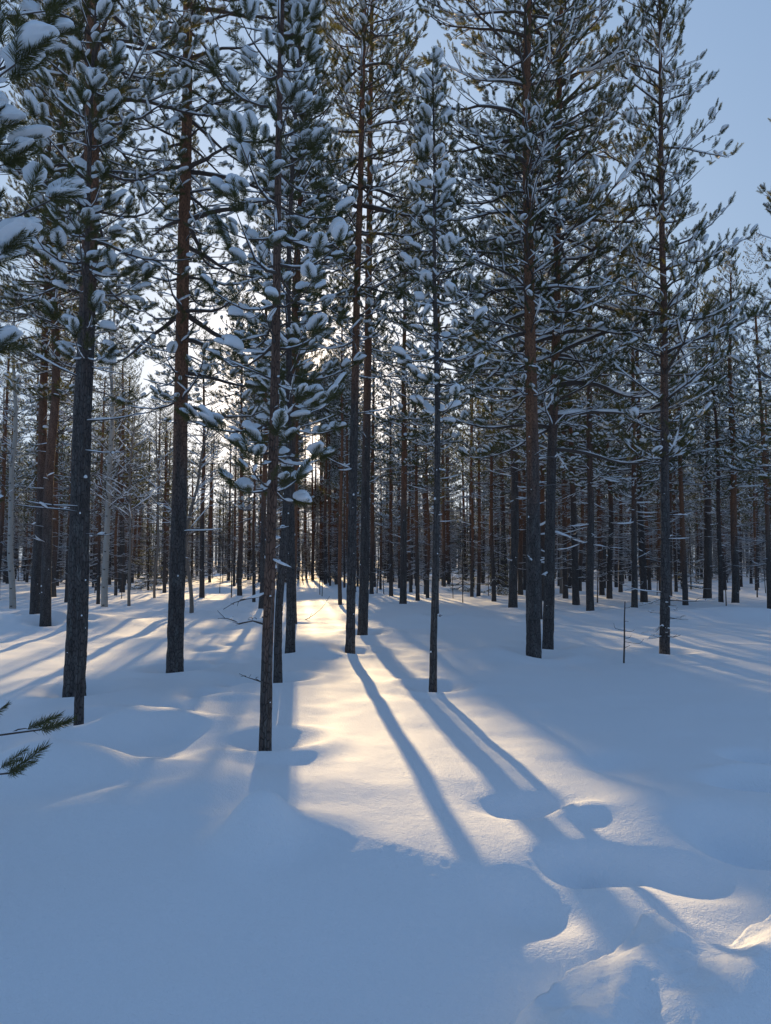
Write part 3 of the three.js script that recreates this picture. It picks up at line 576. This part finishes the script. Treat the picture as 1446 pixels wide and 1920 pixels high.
function dryBough(seed) {
  const R = random(seed), out = { limbs: [], twigs: [], shoots: [] }; growDead(R, V(0, 0, 0), 0, 0.05, 1.1, out, 0.12); growDead(R, V(0, 0, 0), 0.3, 0.2, 0.6, out, 0.12);
  const wood = new Build(), snow = new Build();
  for (const l of out.limbs) { wood.tube(l.pts, l.rad, 3); snow.tube(l.pts.map((p, k) => p.clone().addScaledVector(UP, l.rad[k] * 1.2 + 0.004)), l.rad.map((r) => (0.003 + 0.7 * r) * (0.1 + 0.9 * R())), 4); }
  for (const t of out.twigs) { wood.add(twigFar, place(t.p, t.d, t.r / 0.017, t.l, t.r / 0.017, R() * 6)); if (R() < 0.25) snow.add(clumpFar, pillow(t.p.clone().addScaledVector(t.d, t.l * 0.5).addScaledVector(UP, 0.008), t.d, t.l * 0.4, 0.009, 0.008)); }
  return { wood: wood.done(), snow: snow.done() };
}
const boughs = [71, 72, 73, 74, 75, 76].map((s) => proto(s)), dry = [81, 82, 83].map(dryBough);
function boughTree(seed, dense = 1) {                                                        // { trunk, per layer: matrices }
  const R = random(seed), H = 13 + 3 * R(), crown = H * (0.33 + 0.12 * R()), r = 0.1 + 0.05 * R(), live = [], dead = [];
  const s0 = R() * 30, axis = (h) => V(0.12 * noise2(s0, h * 0.25), h, 0.12 * noise2(s0 + 4, h * 0.25));
  const turnTo = (p, az, el, s, sy = s) => new THREE.Matrix4().compose(p, new THREE.Quaternion().setFromEuler(new THREE.Euler(0, -az, el, 'YZX')), V(s, sy, R() < 0.5 ? s : -s));
  let a = 0;
  for (let h = crown; h < H - 0.2;) { const f = (h - crown) / (H - crown), n = Math.round((3 + Math.floor(R() * 2.4)) * dense); for (let k = 0; k < n; k++) { const az = a + k / n * 6.28 + R(), sc = lerp(1.05, 0.32, Math.pow(f, 1.2)) * (0.65 + 0.6 * R()), p = axis(h); if (dense > 1) { const out = R() * 1.7 * (1 - 0.75 * f); p.x += Math.cos(az) * out; p.z += Math.sin(az) * out; } live.push(turnTo(p, az, lerp(0.0, 0.8, f) + (R() - 0.5) * 0.5, dense > 1 ? Math.min(0.55, sc) : sc)); } a += 1.2; h += lerp(0.62, 0.4, f) * (0.8 + 0.4 * R()) / Math.sqrt(dense); }
  const nd = dense > 1 ? 20 : 42 + Math.floor(R() * 26);
  for (let k = 0; k < nd; k++) dead.push(turnTo(axis(0.6 + (crown - 0.3) * Math.pow(R(), 0.75)), R() * 6.28, (R() - 0.6) * 0.5, 0.5 + 0.9 * R()));
  return { H, r, axis, live, dead, R, seed };
}
function bgPine(seed, dense) {
  const t = boughTree(seed, dense), g = new THREE.Group(); g.name = 'background_pine';
  g.add(trunkMesh({ H: t.H, r: t.r, depth: 40, red0: 0.8 + seed % 3, red1: 4 + seed % 3 }, t.axis, t.R));
  const many = (name, geometry, material, list) => { const m = new THREE.InstancedMesh(geometry, material, list.length); m.name = name; list.forEach((x, k) => m.setMatrixAt(k, x)); g.add(stuff(m)); };
  const b = boughs[seed % boughs.length], d = dry[seed % dry.length];
  many('branches', b.wood, branchBark, t.live); many('needles', b.needles, needleMat, t.live); many('branch_snow', b.snow, clumpMat, t.live);
  many('dead_branches', d.wood, deadWood, t.dead); many('dead_branch_snow', d.snow, clumpMat, t.dead);
  return g;
}
const protos = []; for (let k = 0; k < 10; k++) protos.push(bgPine(100 + k));
const fullProtos = [600, 601, 602, 603].map((k) => bgPine(k, 3.2));
const pushR = random(777), m4 = new THREE.Matrix4(), w4 = new THREE.Matrix4(), at = V();
function thin(tree) {                                                             // open the gaps the sun comes through
  tree.updateMatrixWorld(true);
  const lists = tree.children.filter((c) => c.isInstancedMesh), byCount = new Map();
  for (const c of lists) {
    let keep = byCount.get(c.count);
    if (!keep) { keep = []; for (let k = 0; k < c.count; k++) { c.getMatrixAt(k, m4); w4.multiplyMatrices(tree.matrixWorld, m4); let o = 0; for (const [q, r] of [[0.3, 0], [0.8, 0.35], [0.8, -0.35], [1.3, 0.4], [1.3, -0.4], [1.7, 0]]) { at.set(q, 0.05, r).applyMatrix4(w4); o = Math.max(o, openness(at)); } at.set(0.8, 0, 0).applyMatrix4(w4); const down = at.z - SUN.z * (at.y + 0.2) / SUN.y, across = at.x - SUN.x * (at.y + 0.2) / SUN.y; keep.push((down > (across < -0.4 ? -3.2 : -2.7) && across < 0.75) || !(o > 0 && pushR() < o)); } byCount.set(c.count, keep); }
  }
  for (const c of lists) { const keep = byCount.get(c.instanceMatrix.count); let n = 0; for (let k = 0; k < keep.length; k++) if (keep[k]) { c.getMatrixAt(k, m4); c.setMatrixAt(n++, m4); } c.count = n; }
}
const marks = [[-400, 'the left edge'], [80, 'orange pair'], [150, 'thickest trunk'], [340, 'stout pine'], [505, 'nearest trunk'], [550, 'flared foot'], [680, 'close-set pair'], [757, 'lone straight pine'], [815, 'slim dark pine'], [895, 'thin straight two'], [995, 'lichen-footed pine'], [1106, 'low-branched pine'], [1240, 'bristling foot'], [1350, 'three at far right'], [1900, 'right edge']];
const ORDINAL = ['first', 'second', 'third', 'fourth', 'fifth', 'sixth', 'seventh', 'eighth', 'ninth', 'tenth', 'eleventh', 'twelfth', 'thirteenth', 'fourteenth', 'fifteenth', 'sixteenth', 'seventeenth', 'eighteenth'];
function name(list, text, category, group, within) {                              // labels by the gap between two well known trunks and by the order in it
  for (let k = 0; k < marks.length - 1; k++) {
    const here = list.filter((s) => s.px >= marks[k][0] && s.px < marks[k + 1][0]).sort((a, b) => a.px - b.px), where = 'between ' + marks[k][1] + ' and ' + marks[k + 1][1];
    here.filter((s) => s.d < within).forEach((s, i) => tag(s.t, text(where, ORDINAL[i]), category));
    here.filter((s) => s.d >= within).forEach((s) => tag(s.t, text(where), category, group + ' ' + where));
  }
}
const acrossSun = V(-SUN.z, 0, SUN.x).normalize();                                // places across the beam
const lane = (x, z) => x * acrossSun.x + z * acrossSun.z;
const laneOf = (px, py) => { const p = flatAt(px, py); return lane(p.x, p.z); };
const lanes = [[laneOf(620, 1300), laneOf(860, 1500), laneOf(1080, 1560)], [laneOf(90, 1290), laneOf(430, 1330)]].map((l) => [Math.min(...l) - 0.3, Math.max(...l) + 0.3]);
const BG = 'pines in the dense stand at the back';
{
  const R = random(4242), stand = []; let n = 0, tries = 0;
  const lay = (x, z, d, px, scale, from = protos) => {
    const t = from[n % from.length].clone(); t.name = numbered('background_pine');
    t.scale.setScalar(scale); t.rotation.y = R() * 6.28; t.position.set(x, snowHeight(x, z), z); t.rotation.x = (R() - 0.5) * 0.04; t.rotation.z = (R() - 0.5) * 0.04;
    scene.add(t); thin(t); taken.push([x, z]); n++; stand.push({ t, px, d }); shaded(t);
  };
  for (let k = 0; k < 84; k++) {                                                   // taller pines far off on the sunny side
    const d = 52 + 23 * R(), l = lerp(-3, 4, ((k * 0.618) % 1)), x = l * acrossSun.x + SUN.x / -SUN.z * d * 0.993, z = l * acrossSun.z - d;
    if (taken.some(([a, b]) => Math.hypot(a - x, b - z) < 1.0)) continue;
    if ((l > -0.35 && l < 1.95 && k % 5) || (l > -3.4 && l < -1.0 && k % 4)) continue;
    lay(x, z, d, 723 + x / d * FOCAL, 1.16 + 0.12 * R(), fullProtos);
  }
  while (n < 290 && tries < 20000) {
    tries++;
    const d = Math.sqrt(lerp(26 * 26, 76 * 76, R())), az = (R() - 0.5) * 1.14, x = d * Math.sin(az), z = -d * Math.cos(az), px = 723 + Math.tan(az) * FOCAL;
    if (taken.some(([a, b]) => Math.hypot(a - x, b - z) < 1.9)) continue;
    let density = 1;
    if (px > 255 && px < 440) density = d < 55 ? 0.1 : 0.4;
    if (px > 520 && px < 620) density = d < 50 ? 0.25 : 0.6;
    if (px > 845 && px < 905) density = 0.25;
    if (R() > density) continue;
    const l = lane(x, z); const inLane = lanes.some(([a, b]) => l > a && l < b); if (inLane && d < 50 && R() < 0.95) continue;
    const low = lerp(1, 0.84, smooth(1050, 1350, px)) * lerp(0.85, 1, smooth(100, 300, px));
    const sunny = Math.abs(l + 0.5) < 8 && d < 52 ? 0.72 : 1;
    lay(x, z, d, px, (0.82 + 0.3 * R()) * Math.min(low, sunny));
  }
  name(stand, (where, nth) => nth ? nth + ' from left of the nearer back-stand pines ' + where : 'farther back-stand pine ' + where, 'pine tree', 'farther back-stand pines', 47);
}
{ // far wood that reads as one mass
  const R = random(99), t = boughTree(500), b = boughs[1], wood = new Build(), leaf = new Build(), white = new Build();
  const pts = [], rad = []; for (let h = -0.3; h <= t.H; h += 1.2) { pts.push(t.axis(h)); rad.push(t.r * Math.pow(1 - h / (t.H + 1.2), 0.6)); }
  wood.tube(pts, rad, 6); const mats = t.live.filter((_, k) => k % 2 === 0);
  for (const m of mats) { wood.add(b.wood, m); leaf.add(b.needles, m); white.add(b.snow, m); }
  for (const m of t.dead) { wood.add(dry[0].wood, m); white.add(dry[0].snow, m); }
  const list = [];
  for (let k = 0; k < 1500; k++) { const d = Math.sqrt(lerp(74 * 74, 190 * 190, R())), az = (R() - 0.5) * 1.3, px = 723 + Math.tan(az) * FOCAL; const x = d * Math.sin(az), z = -d * Math.cos(az); if (px > 255 && px < 620 && d < 100 && R() < 0.35) continue; const s = (px > 255 && px < 620 ? 0.55 : 0.75) + 0.35 * R() - 0.25 * (R() < 0.3); list.push(new THREE.Matrix4().compose(V(x, snowHeight(x, z), z), new THREE.Quaternion().setFromAxisAngle(UP, R() * 6.28), V(s, s, s))); }
  for (let k = 0; k < 650; k++) { const d = Math.sqrt(lerp(58 * 58, 120 * 120, R())), az = (R() - 0.5) * 1.25, x = d * Math.sin(az), z = -d * Math.cos(az), s = 0.16 + 0.22 * R(); list.push(new THREE.Matrix4().compose(V(x, snowHeight(x, z) - 5 * s, z), new THREE.Quaternion().setFromAxisAngle(UP, R() * 6.28), V(s * 1.6, s, s * 1.6))); }   // undergrowth
  const g = new THREE.Group(); g.name = 'far_wood'; g.userData.kind = 'stuff'; g.userData.label = 'far pine wood closing the view behind the stand';
  for (const [name, geo, mat] of [['trunks', wood.done(), deadWood], ['needles', leaf.done(), needleMat], ['snow', white.done(), clumpMat]]) { const m = new THREE.InstancedMesh(geo, mat, list.length); m.name = name; list.forEach((x, k) => m.setMatrixAt(k, x)); g.add(stuff(m)); }
  scene.add(shaded(g));
}

// ------------------------------------------------------------------ small spruces, saplings, twigs
function spruce(px, py, H, seed, label) {
  const R = random(seed), base = onSnow(px, py), g = new THREE.Group(); g.name = numbered('spruce_tree'); g.position.copy(base); scene.add(g);
  const trunk = new THREE.Mesh(new Build().tube([V(0, -0.2, 0), V(0, H * 0.5, 0), V(0, H, 0)], [H * 0.014, H * 0.009, 0.008], 7).done(), deadWood); trunk.name = 'trunk'; g.add(trunk);
  const live = [], b = boughs[seed % 6];
  for (let h = 0.25; h < H - 0.1; h += 0.24) { const f = h / H, n = 6; for (let k = 0; k < n; k++) live.push(new THREE.Matrix4().compose(V(0, h, 0), new THREE.Quaternion().setFromEuler(new THREE.Euler(0, R() * 6.28, lerp(-0.45, 0.3, f) + (R() - 0.5) * 0.2, 'YZX')), V(1, 0.8, 1).multiplyScalar((0.16 + 0.55 * (1 - f)) * (0.7 + 0.5 * R()) * Math.min(1, H / 4)))); }
  for (const [name, geo, mat] of [['branches', b.wood, branchBark], ['needles', b.needles, needleMat], ['branch_snow', b.snow, clumpMat]]) { const m = new THREE.InstancedMesh(geo, mat, live.length); m.name = name; live.forEach((x, k) => m.setMatrixAt(k, x)); g.add(stuff(m)); }
  feet.push([base.x, base.z, 0.05]); shaded(tag(g, label, 'spruce tree'));
}
spruce(278, 1106, 4.5, 201, 'dark little spruce behind the thin birches at left');
spruce(868, 1108, 3.2, 202, 'small bushy spruce at mid distance right of the slim dark pine');
spruce(935, 1116, 3.6, 203, 'snowy young spruce beside the dark pine left of the lichen-footed one');
spruce(1296, 1106, 3.0, 204, 'small snowy spruce in the gap right of the bristling pine');
spruce(1012, 1112, 2.4, 205, 'low spruce half hidden behind the stout pine right of centre');

function stick(name, label, category, paths, group) {
  const g = new THREE.Group(); g.name = numbered(name);
  const base = paths[0].pts[0].clone(); g.position.copy(base); scene.add(g);
  paths.forEach((q, k) => {
    const curve = new THREE.CatmullRomCurve3(q.pts.map((p) => p.clone().sub(base))), n = q.pts.length * 5, pts = curve.getPoints(n);
    const m = new THREE.Mesh(new Build().tube(pts, pts.map((_, i) => lerp(q.r0, q.r1, i / n)), 6).done(), deadWood); m.name = k ? 'twig' : 'stem'; g.add(m);
  });
  shaded(tag(g, label, category, group)); return g;
}
{ // dead sapling standing in the open at right
  const b = onSnow(1170, 1243), u = (px, py, dz = 0) => { const d = sight(px, py), k = (b.z + dz) / d.z; return V(d.x * k, EYE + d.y * k, b.z + dz); };
  const foot = b.clone(); foot.y -= 0.2;
  const side = (...a) => ({ pts: a.map(([x, y, z]) => u(x, y, z ?? 0)), r0: 0.0045, r1: 0.002 });
  stick('dead_sapling', 'dead leafless sapling, a dark stick with thin side twigs standing in open snow', 'sapling', [
    { pts: [foot, u(1170, 1243), u(1171, 1200), u(1171, 1160), u(1172, 1128)], r0: 0.017, r1: 0.008 },
    side([1171, 1182], [1160, 1180, 0.05], [1153, 1177, 0.1], [1151, 1168, 0.1]), side([1171, 1183], [1184, 1184, 0.06], [1190, 1181, 0.08]),
    side([1171, 1203], [1188, 1206, 0.06], [1200, 1206, 0.1], [1207, 1198, 0.12]), side([1171, 1197], [1181, 1195, -0.05], [1184, 1191, -0.06]),
    side([1171, 1214], [1178, 1212, 0.05], [1181, 1210, 0.06]), side([1172, 1140], [1182, 1138, 0.1], [1187, 1130, 0.12]), side([1171, 1165], [1176, 1165, 0.03], [1179, 1166, 0.05])]);
}
{ // bent twig in the sunny patch
  const b = onSnow(562, 1162), u = (px, py, dz = 0) => { const d = sight(px, py), k = (b.z + dz) / d.z; return V(d.x * k, EYE + d.y * k, b.z + dz); };
  stick('bent_twig', 'thin bare twig arching over the brightest sunlit snow at centre', 'twig', [
    { pts: [b.clone().addScaledVector(UP, -0.05), u(575, 1161), u(592, 1150), u(607, 1136), u(618, 1118)], r0: 0.012, r1: 0.004 }, { pts: [u(580, 1160), u(584, 1152), u(586, 1146)], r0: 0.006, r1: 0.002 }]);
}
{ // thin dead stems at the wood's edge
  const R = random(55), rods = [];
  for (const [px, py] of [[178, 1112], [228, 1122], [412, 1112], [434, 1120], [520, 1112], [600, 1115], [604, 1118], [668, 1110], [707, 1112], [720, 1113], [850, 1122], [868, 1130], [916, 1117], [1120, 1130], [1140, 1118], [1232, 1116], [1362, 1136], [1290, 1112], [1420, 1120], [1436, 1112]]) {
    const b = onSnow(px, py), H = 1.5 + 3.5 * R() * R(), l = (R() - 0.5) * 0.25, k = [];
    k.push({ pts: [b.clone().addScaledVector(UP, -0.1), b.clone().add(V(l * 0.3 * H, H * 0.5, 0)), b.clone().add(V(l * H, H, 0.1))], r0: 0.014 + 0.004 * H, r1: 0.004 });
    for (let q = 0; q < 5; q++) { const t = 0.25 + 0.65 * R(), p = b.clone().add(V(l * t * H * 0.9, t * H, 0)), a = R() * 6.28, L = 0.2 + 0.5 * R(); k.push({ pts: [p, p.clone().add(V(Math.cos(a) * L * 0.5, L * 0.25, Math.sin(a) * L * 0.5)), p.clone().add(V(Math.cos(a) * L, L * 0.6, Math.sin(a) * L))], r0: 0.007, r1: 0.003 }); }
    rods.push({ t: stick('bare_sapling', '', 'sapling', k), px, d: 1 });
  }
  name(rods, (where, nth) => nth + ' from left of the bare sapling stems ' + where, 'sapling', '', 9);
}

// ------------------------------------------------------------------ snow on the ground, one sheet to the horizon
{
  const zs = []; let z = 40; while (z > -1.6) { zs.push(z); z -= Math.max(0.05, (z + 2) * 0.1); }
  for (z = -1.6; z > -900;) { zs.push(z); z -= Math.max(0.011, Math.pow(Math.max(0, -z), 1.25) * 0.0042 * (z > -5.2 ? 0.7 : 1)); }
  const NX = 420, P = [], U = [], I = [];
  for (const zz of zs) {
    const hw = Math.max(14, 2.0 * Math.abs(zz) + 10);
    for (let k = 0; k <= NX; k++) {
      const u = k / NX * 2 - 1, inner = Math.max(1.2, 0.62 * Math.abs(zz)), s = Math.abs(u) < 0.86 ? u / 0.86 * inner : Math.sign(u) * lerp(inner, hw, Math.pow((Math.abs(u) - 0.86) / 0.14, 1.6));
      P.push(s, snowHeight(s, zz), zz); U.push(s / 1.1, zz / 1.1);
    }
  }
  for (let j = 0; j < zs.length - 1; j++) for (let k = 0; k < NX; k++) { const a = j * (NX + 1) + k, b = a + NX + 1; I.push(a, a + 1, b, a + 1, b + 1, b); }
  const g = new THREE.BufferGeometry(); g.setAttribute('position', new THREE.Float32BufferAttribute(P, 3)); g.setAttribute('uv', new THREE.Float32BufferAttribute(U, 2)); g.setIndex(I); g.computeVertexNormals();
  const m = new THREE.Mesh(g, snowMat); m.name = 'ground'; m.userData.kind = 'structure'; m.userData.label = 'deep undulating snow covering the forest floor'; m.receiveShadow = true; m.castShadow = true; scene.add(m);
  console.log('ground', zs.length, NX, I.length / 3);
}
renderer.render(scene, camera);
